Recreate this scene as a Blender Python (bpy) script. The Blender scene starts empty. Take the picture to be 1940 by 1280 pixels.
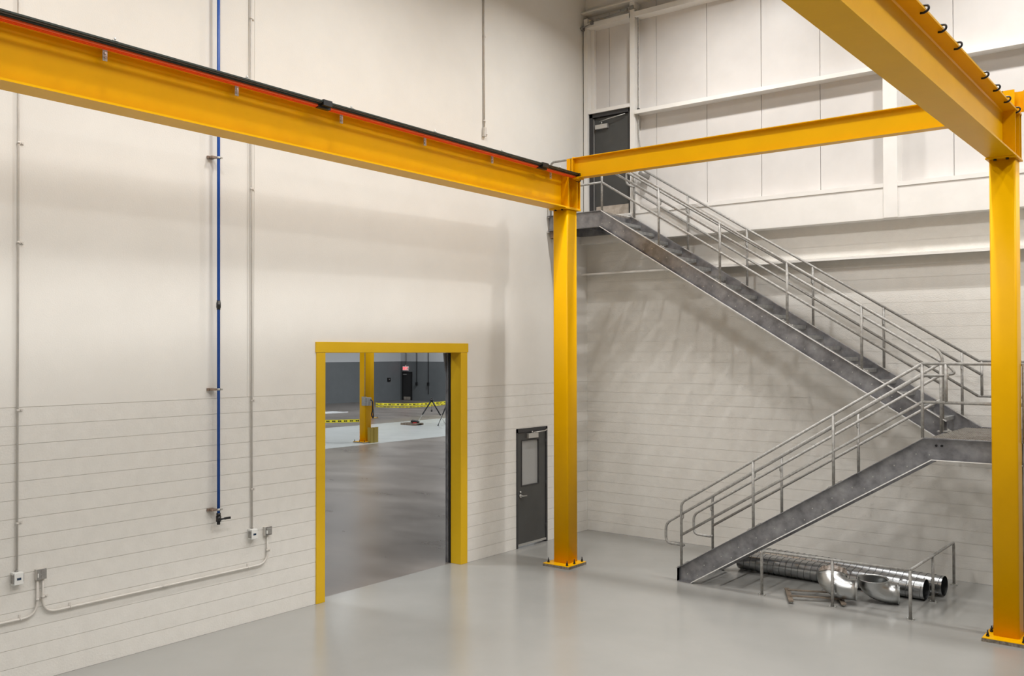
import bpy, math, random
from mathutils import Vector, Matrix

C = bpy.context.scene.collection
SC = bpy.context.scene
random.seed(7)
R = math.radians

# ------------------------------------------------------------------ camera
FPX = 1767.15
yaw, pitch, roll = R(37.879), R(0.879), R(-0.059)
f = Vector((-math.sin(yaw)*math.cos(pitch), math.cos(yaw)*math.cos(pitch), math.sin(pitch)))
r = Vector((math.cos(yaw), math.sin(yaw), 0))
u = r.cross(f)
r2 = r*math.cos(roll) + u*math.sin(roll)
u2 = -r*math.sin(roll) + u*math.cos(roll)
cd = bpy.data.cameras.new('camera')
cd.sensor_width = 36.0
cd.lens = FPX/1940*36.0
cd.clip_end = 200
cam = bpy.data.objects.new('camera', cd)
cam.matrix_world = Matrix(((r2.x, u2.x, -f.x, 10.6008), (r2.y, u2.y, -f.y, -16.1613), (r2.z, u2.z, -f.z, 3.6497), (0, 0, 0, 1)))
C.objects.link(cam)
SC.camera = cam

# ------------------------------------------------------------------ world, exposure, lamps
SC.view_settings.view_transform = 'Standard'
SC.view_settings.look = 'None'
SC.view_settings.gamma = 1.0
SC.view_settings.use_curve_mapping = False
SC.view_settings.exposure = -0.60
w = bpy.data.worlds.new('world'); SC.world = w; w.use_nodes = True
w.node_tree.nodes['Background'].inputs[0].default_value = (0.8, 0.85, 0.9, 1)
w.node_tree.nodes['Background'].inputs[1].default_value = 0.3
SC.cycles.max_bounces = 8
SC.cycles.diffuse_bounces = 5
SC.cycles.glossy_bounces = 5
SC.cycles.caustics_reflective = False
SC.cycles.caustics_refractive = False

def lamp(x, y, z, power, size=0.7, col=(1.0, 0.985, 0.96), spread=150):
    l = bpy.data.lights.new('high_bay_light', 'AREA')
    l.shape = 'DISK'; l.size = size; l.energy = power; l.color = col; l.spread = R(spread)
    o = bpy.data.objects.new('high_bay_light', l); o.location = (x, y, z); C.objects.link(o)
    return o
for lx, pw, sz in ((3.3, 305, 0.8), (7.9, 330, 2.6), (12.6, 310, 1.2)):
    for ly in (-2.5, -7.0, -11.5, -16.0, -20.5):
        lamp(lx, ly, 11.0, pw if ly > -14 else pw*0.6, sz if ly < -3 else 0.35)
for lx in (-6, -14, -23, -32):
    for ly in (-8, 3, 14, 25, 33):
        lamp(lx, ly, 9.2, 640, 1.2, (0.95, 0.98, 1.0))

# ------------------------------------------------------------------ materials
MATS = {}
def new_mat(name):
    m = bpy.data.materials.new(name); m.use_nodes = True
    nt = m.node_tree; b = nt.nodes['Principled BSDF']
    MATS[name] = m
    return m, nt, b
def coords(nt, scale=(1, 1, 1)):
    g = nt.nodes.new('ShaderNodeNewGeometry')
    mp = nt.nodes.new('ShaderNodeMapping'); mp.inputs['Scale'].default_value = scale
    nt.links.new(g.outputs['Position'], mp.inputs['Vector'])
    return mp.outputs['Vector']
def mat(name, c1, c2=None, rough=0.5, metal=0.0, scale=4.0, stretch=(1, 1, 1), detail=5, lo=0.35, hi=0.65, bump=0.0, bscale=40, rough2=None, spec=0.5, emit=None, estr=0):
    m, nt, b = new_mat(name)
    b.inputs['Roughness'].default_value = rough
    b.inputs['Metallic'].default_value = metal
    b.inputs['Specular IOR Level'].default_value = spec
    b.inputs['Base Color'].default_value = (*c1, 1)
    if c2:
        v = coords(nt, stretch)
        n = nt.nodes.new('ShaderNodeTexNoise'); n.inputs['Scale'].default_value = scale; n.inputs['Detail'].default_value = detail
        n.inputs['Roughness'].default_value = 0.6
        nt.links.new(v, n.inputs['Vector'])
        cr = nt.nodes.new('ShaderNodeValToRGB')
        cr.color_ramp.elements[0].position = lo; cr.color_ramp.elements[0].color = (*c1, 1)
        cr.color_ramp.elements[1].position = hi; cr.color_ramp.elements[1].color = (*c2, 1)
        nt.links.new(n.outputs['Fac'], cr.inputs['Fac']); nt.links.new(cr.outputs['Color'], b.inputs['Base Color'])
        if rough2 is not None:
            mr = nt.nodes.new('ShaderNodeMapRange'); mr.inputs['From Min'].default_value = lo; mr.inputs['From Max'].default_value = hi
            mr.inputs['To Min'].default_value = rough; mr.inputs['To Max'].default_value = rough2
            nt.links.new(n.outputs['Fac'], mr.inputs['Value']); nt.links.new(mr.outputs['Result'], b.inputs['Roughness'])
    if bump:
        v = coords(nt)
        n = nt.nodes.new('ShaderNodeTexNoise'); n.inputs['Scale'].default_value = bscale; n.inputs['Detail'].default_value = 3
        nt.links.new(v, n.inputs['Vector'])
        bp = nt.nodes.new('ShaderNodeBump'); bp.inputs['Strength'].default_value = bump; bp.inputs['Distance'].default_value = 0.01
        nt.links.new(n.outputs['Fac'], bp.inputs['Height']); nt.links.new(bp.outputs['Normal'], b.inputs['Normal'])
    if emit:
        b.inputs['Emission Color'].default_value = (*emit, 1); b.inputs['Emission Strength'].default_value = estr
    return m
DARKW = mat('unseen_grey_wall', (0.56, 0.55, 0.53), rough=0.7)
WALL = mat('cream_wall_paint', (0.715, 0.695, 0.655), (0.745, 0.725, 0.685), rough=0.62, scale=1.2, bump=0.12, bscale=60)
BLOCK = mat('cream_block_paint', (0.70, 0.68, 0.64), (0.735, 0.715, 0.675), rough=0.6, scale=6, bump=0.35, bscale=45)
JOINT = mat('painted_joint', (0.68, 0.66, 0.62), rough=0.75)
WSTEEL = mat('white_painted_steel', (0.76, 0.74, 0.71), (0.80, 0.78, 0.75), rough=0.42, scale=3)
PANELM = mat('white_metal_panel', (0.62, 0.595, 0.575), (0.66, 0.635, 0.615), rough=0.38, scale=1.5)
SEAM = mat('dark_seam', (0.16, 0.15, 0.14), rough=0.8)
FLOOR = mat('grey_floor_coating', (0.275, 0.273, 0.258), (0.295, 0.292, 0.277), rough=0.17, rough2=0.24, scale=0.6, detail=6, spec=0.5)
CONC = mat('bare_polished_concrete', (0.105, 0.090, 0.080), (0.205, 0.182, 0.165), rough=0.26, rough2=0.34, scale=0.4, stretch=(1, 1.8, 1), detail=5, lo=0.28, hi=0.74)
LANE = mat('pale_floor_coating', (0.39, 0.41, 0.405), (0.43, 0.45, 0.445), rough=0.25, scale=0.5)
YEL = mat('crane_yellow_paint', (0.76, 0.395, 0.0), (0.80, 0.42, 0.0), rough=0.36, spec=0.12, scale=2.0, bump=0.05, bscale=30)
YDOOR = mat('lemon_yellow_paint', (0.66, 0.40, 0.002), (0.70, 0.43, 0.004), rough=0.42, scale=2.0)
GROUT = mat('rusty_grout', (0.10, 0.085, 0.065), (0.26, 0.22, 0.17), rough=0.9, scale=30)
BOLT = mat('black_steel', (0.012, 0.011, 0.012), rough=0.45, metal=0.4)
BOLTG = mat('zinc_steel', (0.45, 0.45, 0.43), (0.65, 0.65, 0.62), rough=0.4, metal=0.8, scale=60)
GALV = mat('galvanised_plate', (0.15, 0.147, 0.16), (0.42, 0.42, 0.435), rough=0.30, rough2=0.45, metal=0.65, scale=4.5, detail=15, lo=0.30, hi=0.80)
GALVT = mat('galvanised_tube', (0.26, 0.25, 0.235), (0.40, 0.39, 0.37), rough=0.58, metal=0.2, scale=22, detail=6)
DSEAM = mat('dark_seam_zinc', (0.10, 0.10, 0.10), rough=0.5, metal=0.3)  # darker zinc of the spiral seam around the ducts
LITEDGE = mat('lit_edge_zinc', (0.70, 0.69, 0.67), (0.82, 0.81, 0.79), rough=0.35, metal=0.1, scale=9)  # paler zinc that paints the light caught on stair flange edges
TREADM = mat('grey_grating', (0.25, 0.25, 0.25), (0.38, 0.38, 0.37), rough=0.5, metal=0.4, scale=9)
GRATE = mat('rust_tinted_grating', (0.27, 0.24, 0.21), (0.42, 0.40, 0.37), rough=0.5, metal=0.4, scale=9)
DARKM = mat('charcoal_door_paint', (0.052, 0.052, 0.050), (0.060, 0.060, 0.058), rough=0.42, scale=3)
DARKF = mat('charcoal_frame_paint', (0.035, 0.034, 0.036), rough=0.5)
ALU = mat('brushed_aluminium', (0.55, 0.54, 0.52), rough=0.35, metal=0.7)
KICK = mat('scuffed_kick_plate', (0.40, 0.34, 0.28), (0.62, 0.56, 0.50), rough=0.4, metal=0.3, scale=6)
BLUE = mat('blue_air_pipe', (0.008, 0.075, 0.36), rough=0.35)
COND = mat('painted_conduit', (0.58, 0.55, 0.51), (0.64, 0.61, 0.57), rough=0.45, scale=6)
BRASS = mat('brown_clamp', (0.16, 0.11, 0.08), (0.30, 0.22, 0.17), rough=0.5, scale=50)
BOXW = mat('white_plastic', (0.72, 0.72, 0.70), rough=0.4)
BOXG = mat('grey_cast_box', (0.27, 0.26, 0.25), (0.36, 0.35, 0.33), rough=0.5, metal=0.4, scale=20)
LCD = mat('blue_black_window', (0.01, 0.03, 0.07), rough=0.15)
ORANGE = mat('orange_conductor_cover', (0.98, 0.12, 0.018), rough=0.45)
DGREEN = mat('dark_green_rail', (0.012, 0.02, 0.014), rough=0.45)
GREYR = mat('grey_rail', (0.22, 0.20, 0.19), rough=0.4, metal=0.3)
DUCT = mat('spiral_duct_zinc', (0.42, 0.43, 0.44), (0.48, 0.49, 0.50), rough=0.26, metal=1.0, scale=2, detail=3)
SHEET = mat('elbow_zinc', (0.44, 0.45, 0.45), (0.52, 0.52, 0.51), rough=0.30, metal=1.0, scale=3, detail=3)
WOOD = mat('worn_brown_wood', (0.11, 0.085, 0.062), (0.21, 0.165, 0.125), rough=0.7, scale=5, stretch=(1, 8, 1))
WRAP = mat('crumpled_brown_wrap', (0.10, 0.07, 0.05), (0.36, 0.31, 0.27), rough=0.3, scale=25)
GPAINT = mat('grey_wall_band', (0.15, 0.165, 0.175), (0.17, 0.185, 0.195), rough=0.55, scale=1)
FWHITE = mat('pale_far_wall', (0.62, 0.64, 0.66), rough=0.6)
CEIL = mat('ceiling_deck', (0.42, 0.41, 0.39), rough=0.7)
TAPE = mat('yellow_caution_tape', (0.78, 0.68, 0.02), rough=0.4)
BLACK = mat('black_plastic', (0.012, 0.012, 0.013), rough=0.4)
EXITR = mat('exit_red_letters', (0.6, 0.02, 0.02), rough=0.5, emit=(1.0, 0.08, 0.1), estr=2.2)
EXITW = mat('exit_case', (0.8, 0.75, 0.75), rough=0.4, emit=(1.0, 0.62, 0.62), estr=0.45)
RED = mat('red_plastic', (0.5, 0.02, 0.02), rough=0.4)
OLIVE = mat('olive_guard_paint', (0.28, 0.20, 0.03), rough=0.5)
GLARE = mat('floor_glare_white', (0.92, 0.95, 0.98), rough=0.2)  # white colour standing for a reflection on the far concrete floor
# fine vertical ribs on the metal wall panels
def add_ribs(m):
    nt = m.node_tree; b = nt.nodes['Principled BSDF']
    v = coords(nt, (1, 1, 0.02))
    wv = nt.nodes.new('ShaderNodeTexNoise'); wv.inputs['Scale'].default_value = 28; wv.inputs['Detail'].default_value = 2
    nt.links.new(v, wv.inputs['Vector'])
    bp = nt.nodes.new('ShaderNodeBump'); bp.inputs['Strength'].default_value = 0.18; bp.inputs['Distance'].default_value = 0.006
    nt.links.new(wv.outputs['Fac'], bp.inputs['Height']); nt.links.new(bp.outputs['Normal'], b.inputs['Normal'])
add_ribs(PANELM)
# pane: dim reflective glass, the reflected wall put into its grey base
def glass_mat():
    m, nt, b = new_mat('grey_door_glass')
    b.inputs['Base Color'].default_value = (0.50, 0.50, 0.49, 1)
    b.inputs['Roughness'].default_value = 0.12
    b.inputs['Transmission Weight'].default_value = 0.35
    b.inputs['IOR'].default_value = 1.45
    return m
GLASS = glass_mat()

# ------------------------------------------------------------------ mesh builder
class MB:
    def __init__(s): s.v = []; s.f = []; s.sm = []
    def add(s, vs, fs, smooth=False):
        o = len(s.v); s.v += [tuple(v) for v in vs]
        for q in fs:
            s.f.append(tuple(i+o for i in q)); s.sm.append(smooth)
        return s
    def box(s, x0, y0, z0, x1, y1, z1):
        if x0 > x1: x0, x1 = x1, x0
        if y0 > y1: y0, y1 = y1, y0
        if z0 > z1: z0, z1 = z1, z0
        vs = [(x, y, z) for z in (z0, z1) for y in (y0, y1) for x in (x0, x1)]
        return s.add(vs, [(0, 2, 3, 1), (4, 5, 7, 6), (0, 1, 5, 4), (2, 6, 7, 3), (0, 4, 6, 2), (1, 3, 7, 5)])
    def prism(s, pts, axis, a, b):
        """2-D polygon extruded along axis; pts are in the two remaining axes in xyz order"""
        n = len(pts); vs = []
        for t in (a, b):
            for p in pts:
                if axis == 'y': vs.append((p[0], t, p[1]))
                elif axis == 'x': vs.append((t, p[0], p[1]))
                else: vs.append((p[0], p[1], t))
        fs = [tuple(range(n)), tuple(range(2*n-1, n-1, -1))]
        for i in range(n):
            j = (i+1) % n; fs.append((i, i+n, j+n, j))
        return s.add(vs, fs)
    def rings(s, rings, closed_ends=True, smooth=True):
        n = len(rings[0]); o = len(s.v); vs = [p for rg in rings for p in rg]; fs = []
        for k in range(len(rings)-1):
            for i in range(n):
                j = (i+1) % n; fs.append((k*n+i, k*n+j, (k+1)*n+j, (k+1)*n+i))
        s.add(vs, fs, smooth)
        if closed_ends:
            for q in (tuple(range(n-1, -1, -1)), tuple((len(rings)-1)*n+i for i in range(n))):
                s.f.append(tuple(i+o for i in q)); s.sm.append(False)
        return s
    def tube(s, pts, r, seg=10, radii=None, caps=True):
        pts = [Vector(p) for p in pts]; rg = []
        t0 = (pts[1]-pts[0]).normalized()
        a = Vector((0, 0, 1)) if abs(t0.z) < 0.9 else Vector((1, 0, 0))
        n = t0.cross(a).normalized()
        for i, p in enumerate(pts):
            if i == 0: t = (pts[1]-p).normalized()
            elif i == len(pts)-1: t = (p-pts[i-1]).normalized()
            else: t = ((pts[i+1]-p).normalized() + (p-pts[i-1]).normalized()).normalized()
            n = (n - t*n.dot(t)).normalized(); b = t.cross(n)
            rr = radii[i] if radii else r
            rg.append([p + (n*math.cos(2*math.pi*k/seg) + b*math.sin(2*math.pi*k/seg))*rr for k in range(seg)])
        return s.rings(rg, caps)
    def cyl(s, p0, p1, r, seg=12, r1=None):
        return s.tube([p0, p1], r, seg, [r, r1 if r1 is not None else r])
    def hexbolt(s, x, y, z, r=0.018, h=0.05):
        s.cyl((x, y, z), (x, y, z+0.02), r*1.15, 6)
        s.cyl((x, y, z+0.02), (x, y, z+0.03+h*0.4), r*0.8, 6)
        s.cyl((x, y, z+0.03), (x, y, z+0.03+h), r*0.45, 8)
        return s

def bend(pts, rad, n=6):
    """polyline with rounded corners"""
    pts = [Vector(p) for p in pts]; out = [pts[0]]
    for i in range(1, len(pts)-1):
        a, b, c = pts[i-1], pts[i], pts[i+1]
        d1 = (a-b); d2 = (c-b); l = min(rad, d1.length*0.49, d2.length*0.49)
        p0 = b+d1.normalized()*l; p1 = b+d2.normalized()*l
        for k in range(n+1):
            t = k/n; out.append(p0*(1-t)**2 + b*2*t*(1-t) + p1*t*t)
    out.append(pts[-1]); return out

def wloc(o):
    v = Vector((0, 0, 0))
    while o is not None: v = v + o.location; o = o.parent
    return v
def obj(name, mb, m, parent=None, label=None, bevel=0, kind=None, solid=0):
    """one mesh object; vertices are given in world space, kept relative to the parent"""
    me = bpy.data.meshes.new(name)
    if parent is not None: org = wloc(parent)
    else:
        xs = [v[0] for v in mb.v]; ys = [v[1] for v in mb.v]; zs = [v[2] for v in mb.v]
        org = Vector(((min(xs)+max(xs))/2, (min(ys)+max(ys))/2, min(zs)))
    me.from_pydata([(v[0]-org.x, v[1]-org.y, v[2]-org.z) for v in mb.v], [], mb.f)
    me.polygons.foreach_set('use_smooth', mb.sm)
    me.materials.append(m); me.update()
    o = bpy.data.objects.new(name, me); C.objects.link(o)
    if parent is not None: o.parent = parent
    else: o.location = org
    if label: o['label'] = label
    if kind: o['kind'] = kind
    if bevel:
        bv = o.modifiers.new('bevel', 'BEVEL'); bv.width = bevel; bv.segments = 2; bv.limit_method = 'ANGLE'
        bv.harden_normals = False
    return o
def thing(name, label, cat, loc, group=None):
    o = bpy.data.objects.new(name, None); o.empty_display_size = 0.2; C.objects.link(o)
    o.location = loc; o['label'] = label; o['category'] = cat
    if group: o['group'] = group
    return o
def tag(o, label, cat, group=None):
    o['label'] = label; o['category'] = cat
    if group: o['group'] = group
    return o
def struct(name, loc=None, mb=None, m=None, label=None):
    if mb is None:
        o = bpy.data.objects.new(name, None); C.objects.link(o); o.location = loc
    else: o = obj(name, mb, m)
    o['kind'] = 'structure'
    if label: o['label'] = label
    return o

# ================================================================== SETTING
# floors
fl = struct('floor', mb=MB().box(-0.2, -26, -0.2, 20, 0.0, 0.0), m=FLOOR, label='glossy grey coated floor of the crane bay')
f2 = struct('floor', mb=MB().box(-41, -20, -0.2, -0.2, 36, 0.0), m=CONC, label='bare brown grey polished concrete floor beyond the opening')
obj('coated_lane', MB().box(-24.2, -20, 0.0, -16.72, 35.5, 0.003), LANE, f2, 'pale grey coated lane across the concrete')
# left wall with the big opening (y -7.03..-3.98, z<3.65) and door_1 (y -2.41..-1.43, z<2.22)
OY0, OY1, OZ = -7.03, -3.98, 3.65
DY0, DY1, DZ = -2.413, -1.432, 2.222
mb = MB(); B = -0.006
mb.box(-0.3, -26, 0, B, OY0, 3.05); mb.box(-0.3, OY1, 0, B, DY0, 3.05); mb.box(-0.3, DY1, 0, B, 0.3, 3.05)
mb.box(-0.3, DY0, DZ, B, DY1, 3.05)
mb.box(-0.3, -26, 3.05, B, OY0, OZ); mb.box(-0.3, OY1, 3.05, B, 0.3, OZ)
mb.box(-0.3, -26, OZ, B, 0.3, 13)
wl = struct('wall_left', mb=mb, m=JOINT, label='cream painted block wall with the yellow framed opening')
up = MB()
zc = 3.052
up.box(B, -26, zc, 0, -8.386, 13); up.box(B, -8.378, zc, 0, -8.283, 13); up.box(B, -8.275, zc, 0, OY0, 13)
up.box(B, OY0, OZ, 0, OY1, 13); up.box(B, OY1, zc, 0, 0.006, 13)
obj('smooth_panel_face', up, WALL, wl, 'smooth upper wall face above the block courses')
COURSE = 3.048/15
def course_obj(par, y0, y1, k, hh=COURSE, j=0.0023, z0=None):
    z = k*COURSE if z0 is None else z0
    b = MB().box(B-0.001, y0, z+j, 0.0, y1, z+hh-j)
    return obj('block_course', b, BLOCK, par)
for k in range(15):
    z0, z1 = k*COURSE, (k+1)*COURSE
    course_obj(wl, -26, OY0, k)
    if z1 <= DZ+0.01:
        course_obj(wl, OY1, DY0, k); course_obj(wl, DY1, -0.001, k)
    elif z0 < DZ:
        course_obj(wl, OY1, DY0, k); course_obj(wl, DY1, -0.001, k)
        obj('block_course', MB().box(B-0.001, DY0, DZ, 0, DY1, z1-0.0028), BLOCK, wl)
    else: course_obj(wl, OY1, -0.001, k)
# right (back) wall
wb = struct('wall_back', mb=MB().box(0, 0.006, 0, 20, 0.35, 6.42), m=JOINT, label='cream block wall behind the staircase')
for k in range(29):
    jj = 0.0023 if k < 15 else 0.0014
    z0 = k*COURSE
    obj('block_course', MB().box(0.0, 0.0, z0+jj, 12.0, 0.007, z0+COURSE-jj), BLOCK, wb)
# upper metal panels
wu = struct('wall_upper', mb=MB().box(0, 0.075, 6.38, 20, 0.35, 13), m=SEAM, label='wall of white metal panels above the block wall')
xs = [0.0, 0.522] + [1.607+1.0835*i for i in range(14)]
for i in range(len(xs)-1):
    a, b = xs[i], xs[i+1]
    z0 = 8.6 if i < 2 else 6.45
    if i == 1:
        obj('wall_panel', MB().box(a+0.004, 0.045, 8.6, 1.10, 0.08, 13), PANELM, wu, None, 0.004)
        obj('wall_panel', MB().box(1.20, 0.045, 6.45, b-0.004, 0.08, 13), PANELM, wu, None, 0.004)
    else:
        obj('wall_panel', MB().box(a+0.004, 0.045, z0, b-0.004, 0.08, 13), PANELM, wu, None, 0.004)
# spandrel beam above the block wall, lower ledge, girts, columns
def trim(mb, m=WSTEEL, label=None, n=[0], bevel=0.0):
    n[0] += 1
    o = struct('trim_%d' % n[0], mb=mb, m=m, label=label)
    if bevel:
        bv = o.modifiers.new('bevel', 'BEVEL'); bv.width = bevel; bv.segments = 2; bv.limit_method = 'ANGLE'
    return o
trim(MB().box(0.0, -0.22, 5.855, 20, 0.0, 6.40), label='deep white spandrel beam along the wall behind the stairs', bevel=0.006)
trim(MB().box(0.0, -0.205, 5.238, 20, 0.0, 5.254).box(0.0, -0.215, 5.218, 20, -0.205, 5.256), label='thin white steel ledge under the spandrel beam')
g = MB()
for a, b in ((1.25, 6.0), (6.20, 20)):
    g.box(a, -0.224, 6.405, b, 0.06, 6.438).box(a, -0.235, 6.37, b, -0.2245, 6.44)
trim(g, label='white sill channel at the foot of the metal panels')
def girt(z, x0, x1, h=0.075):
    m_ = MB().box(x0, -0.20, z-h, x1, -0.19, z).box(x0, -0.19, z-0.012, x1, 0.045, z-0.002).box(x0, -0.19, z-h+0.002, x1, 0.045, z-h+0.012)
    return m_
trim(girt(8.425, 1.25, 5.97).add(*(lambda q: (q.v, q.f))(girt(8.425, 6.2, 20))), label='white horizontal girt across the metal panels')
trim(girt(10.38, 0.13, 1.13, 0.10).add(*(lambda q: (q.v, q.f))(girt(10.38, 1.25, 20, 0.10))), label='upper white girt near the top of the photo')
trim(MB().box(0.0, -0.21, 10.60, 20, 0.06, 10.63).box(0.0, -0.05, 10.63, 20, 0.06, 11.6), m=WALL, label='long eave plate above the upper door')
trim(MB().box(6.0, -0.245, 5.86, 6.225, 0.05, 11.6), label='white wall column among the metal panels', bevel=0.006)
trim(MB().box(0.03, -0.16, 5.3+1.0, 0.125, 0.05, 10.5).box(0.125, -0.03, 8.6, 0.205, 0.05, 10.4), label='white post in the corner left of the upper door')
trim(MB().box(1.125, -0.16, 6.3, 1.235, 0.05, 10.62), label='white post right of the upper door')
trim(MB().box(0.125, -0.14, 8.53, 1.125, 0.06, 8.60), label='white header over the upper door')
# room shell out of view
struct('ceiling', mb=MB().box(-0.3, -26, 11.6, 20, 0.35, 11.8), m=CEIL, label='unseen ceiling of the crane bay')
struct('wall_right_unseen', mb=MB().box(20, -26, 0, 20.3, 0.3, 11.6), m=DARKW)
struct('wall_front_unseen', mb=MB().box(-0.3, -26.3, 0, 20.3, -26, 11.6), m=DARKW)
# far bay
wf = struct('wall_far', mb=MB().box(-40.8, -20, 0, -40.5, 35.8, 10), m=FWHITE, label='far wall, grey below and white above')
obj('grey_band', MB().box(-40.5, -20, 0, -40.495, 35.5, 2.96), GPAINT, wf, 'dark grey painted lower band')
we = struct('wall_end', mb=MB().box(-40.5, 35.5, 0, -0.3, 35.8, 10), m=FWHITE, label='end wall with the exit door, grey below and white above')
obj('grey_band', MB().box(-40.5, 35.495, 0, -0.3, 35.5, 2.96), GPAINT, we, 'dark grey painted lower band')
struct('wall_side', mb=MB().box(-0.6, 0.3, 0, -0.3, 35.5, 10), m=FWHITE)
struct('wall_near', mb=MB().box(-40.5, -20.3, 0, -0.3, -20, 10), m=FWHITE)
struct('ceiling', mb=MB().box(-40.8, -20.3, 10, -0.3, 35.8, 10.2), m=CEIL, label='ceiling of the far bay')

# ---------------------------------------------------------------- doors
def closer(par, bx, arm, m=ALU):
    o = obj('door_closer', bx, m, par, 'aluminium door closer', 0.004)
    obj('closer_arm', arm, m, o)
d1 = struct('door_1', loc=(0, (DY0+DY1)/2, 0), label='charcoal door with a tall window in the left wall')
fw = 0.045
obj('door_frame', MB().box(-0.28, DY0, 0, 0.012, DY0+fw, DZ).box(-0.28, DY1-fw, 0, 0.012, DY1, DZ).box(-0.28, DY0, DZ-fw-0.03, 0.012, DY1, DZ), DARKF, d1)
y0, y1, z0, z1 = DY0+fw+0.004, DY1-fw-0.004, 0.03, DZ-0.08
wy0, wy1, wz0, wz1 = -2.23, -1.70, 1.17, 2.02+0.01
wy0, wy1, wz0, wz1 = -2.232, -1.712, 1.155, 1.985
lf = MB().box(-0.05, y0, z0, -0.005, wy0, z1).box(-0.05, wy1, z0, -0.005, y1, z1).box(-0.05, wy0, z0, -0.005, wy1, wz0).box(-0.05, wy0, wz1, -0.005, wy1, z1)
lf = obj('door_leaf', lf, DARKM, d1)
obj('window_bead', MB().box(-0.006, wy0-0.02, wz0-0.02, 0.003, wy0, wz1+0.02).box(-0.006, wy1, wz0-0.02, 0.003, wy1+0.02, wz1+0.02).box(-0.006, wy0, wz0-0.02, 0.003, wy1, wz0).box(-0.006, wy0, wz1, 0.003, wy1, wz1+0.02), DARKF, d1)
obj('glass_pane', MB().box(-0.032, wy0, wz0, -0.026, wy1, wz1), GLASS, d1)
hd = obj('door_handle', MB().cyl((-0.005, y0+0.075, 0.97), (0.02, y0+0.075, 0.97), 0.033, 14).tube(bend([(0.0, y0+0.075, 0.97), (0.06, y0+0.075, 0.97), (0.06, y0+0.20, 0.965)], 0.02), 0.011, 8), ALU, d1, 'satin metal lever handle')
obj('lock_cylinder', MB().cyl((-0.005, y0+0.075, 1.06-0.02), (0.015, y0+0.075, 1.04), 0.02, 12), ALU, hd)
closer(d1, MB().box(0.0, -2.09, 2.03, 0.055, -1.78, 2.12), MB().tube([(0.04, -1.93, 2.13), (0.10, -1.62, 2.15), (0.02, -1.45, 2.17)], 0.010, 6).tube([(0.03, -1.95, 2.12), (0.03, -1.95, 2.16)], 0.015, 8))
obj('door_sweep', MB().box(-0.004, y0, 0.035, 0.012, y1, 0.075), ALU, d1, 'aluminium sweep along the foot')
for hz in (0.30, 1.12, 1.92):
    obj('hinge', MB().cyl((0.008, DY1-fw-0.002, hz-0.055), (0.008, DY1-fw-0.002, hz+0.055), 0.009, 8), DARKF, d1)
# upper door on the back wall
d2 = struct('door_2', loc=(0.62, 0.0, 6.31), label='charcoal door at the head of the stairs')
obj('door_frame', MB().box(0.125, -0.10, 6.31, 0.205, 0.07, 8.53).box(1.055, -0.10, 6.31, 1.125, 0.07, 8.53).box(0.125, -0.10, 8.45, 1.125, 0.07, 8.53), DARKF, d2)
obj('door_leaf', MB().box(0.215, -0.045, 6.33, 1.048, 0.0, 8.44), DARKM, d2)
obj('edge_strip', MB().box(0.206, -0.07, 6.33, 0.222, -0.03, 8.44), ALU, d2, 'bright strip down the hinge side')
obj('kick_plate', MB().box(0.26, -0.052, 6.34, 1.03, -0.045, 6.62), KICK, d2, 'scuffed metal kick plate')
closer(d2, MB().box(0.27, -0.11, 8.20, 0.56, -0.045, 8.29), MB().tube([(0.42, -0.09, 8.30), (0.42, -0.09, 8.35)], 0.014, 8).tube([(0.36, -0.09, 8.35), (0.62, -0.14, 8.37), (0.98, -0.10, 8.42)], 0.010, 6))
obj('threshold', MB().box(0.13, -0.14, 6.305, 1.12, 0.06, 6.325), ALU, d2)
# far exit door
d3 = struct('door_3', loc=(-39.75, 35.49, 0), label='dark exit door far off under the exit sign')
obj('door_frame', MB().box(-40.27, 35.42, 0, -40.20, 35.5, 2.15).box(-39.32, 35.42, 0, -39.25, 35.5, 2.15).box(-40.27, 35.42, 2.08, -39.25, 35.5, 2.15), BLACK, d3)
obj('door_leaf', MB().box(-40.2, 35.45, 0.01, -39.32, 35.49, 2.08), DARKF, d3)
obj('door_closer', MB().box(-40.1, 35.36, 1.93, -39.8, 35.45, 2.0), ALU, d3)
obj('kick_plate', MB().box(-40.1, 35.44, 0.03, -39.4, 35.45, 0.25), KICK, d3)
# exit sign with raised letters
ex = thing('exit_sign', 'small glowing red exit sign above the far door', 'sign', (-39.88, 35.4, 2.27))
obj('sign_case', MB().box(-40.16, 35.38, 2.27, -39.60, 35.45, 2.58), EXITW, ex)
def letters(word, x, z, h, wd, gap, yf):
    L = {'E': [(0, 0, .25, 1), (0, 0, 1, .2), (0, .4, .85, .6), (0, .8, 1, 1)], 'I': [(.35, 0, .65, 1)], 'T': [(0, .8, 1, 1), (.38, 0, .62, 1)]}
    m_ = MB()
    for c in word:
        if c == 'X':
            for p in (((0, 0), (.28, 0), (1, 1), (.72, 1)), ((.72, 0), (1, 0), (.28, 1), (0, 1))):
                m_.prism([(x+a*wd, z+b*h) for a, b in p], 'y', yf-0.008, yf)
        else:
            for a, b, c_, d in L[c]: m_.box(x+a*wd, yf-0.008, z+b*h, x+c_*wd, yf, z+d*h)
        x += wd+gap
    return m_
obj('exit_letters', letters('EXIT', -40.125, 2.33, 0.19, 0.10, 0.028, 35.38), EXITR, ex, 'red letters EXIT')
obj('mount', MB().cyl((-39.88, 35.42, 2.58), (-39.88, 35.42, 2.66), 0.02), EXITW, ex)
obj('emergency_lamp', MB().cyl((-39.56, 35.42, 2.43), (-39.56, 35.34, 2.43), 0.06).cyl((-39.6, 35.42, 2.43), (-39.54, 35.42, 2.43), 0.03), BOXW, ex)

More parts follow.
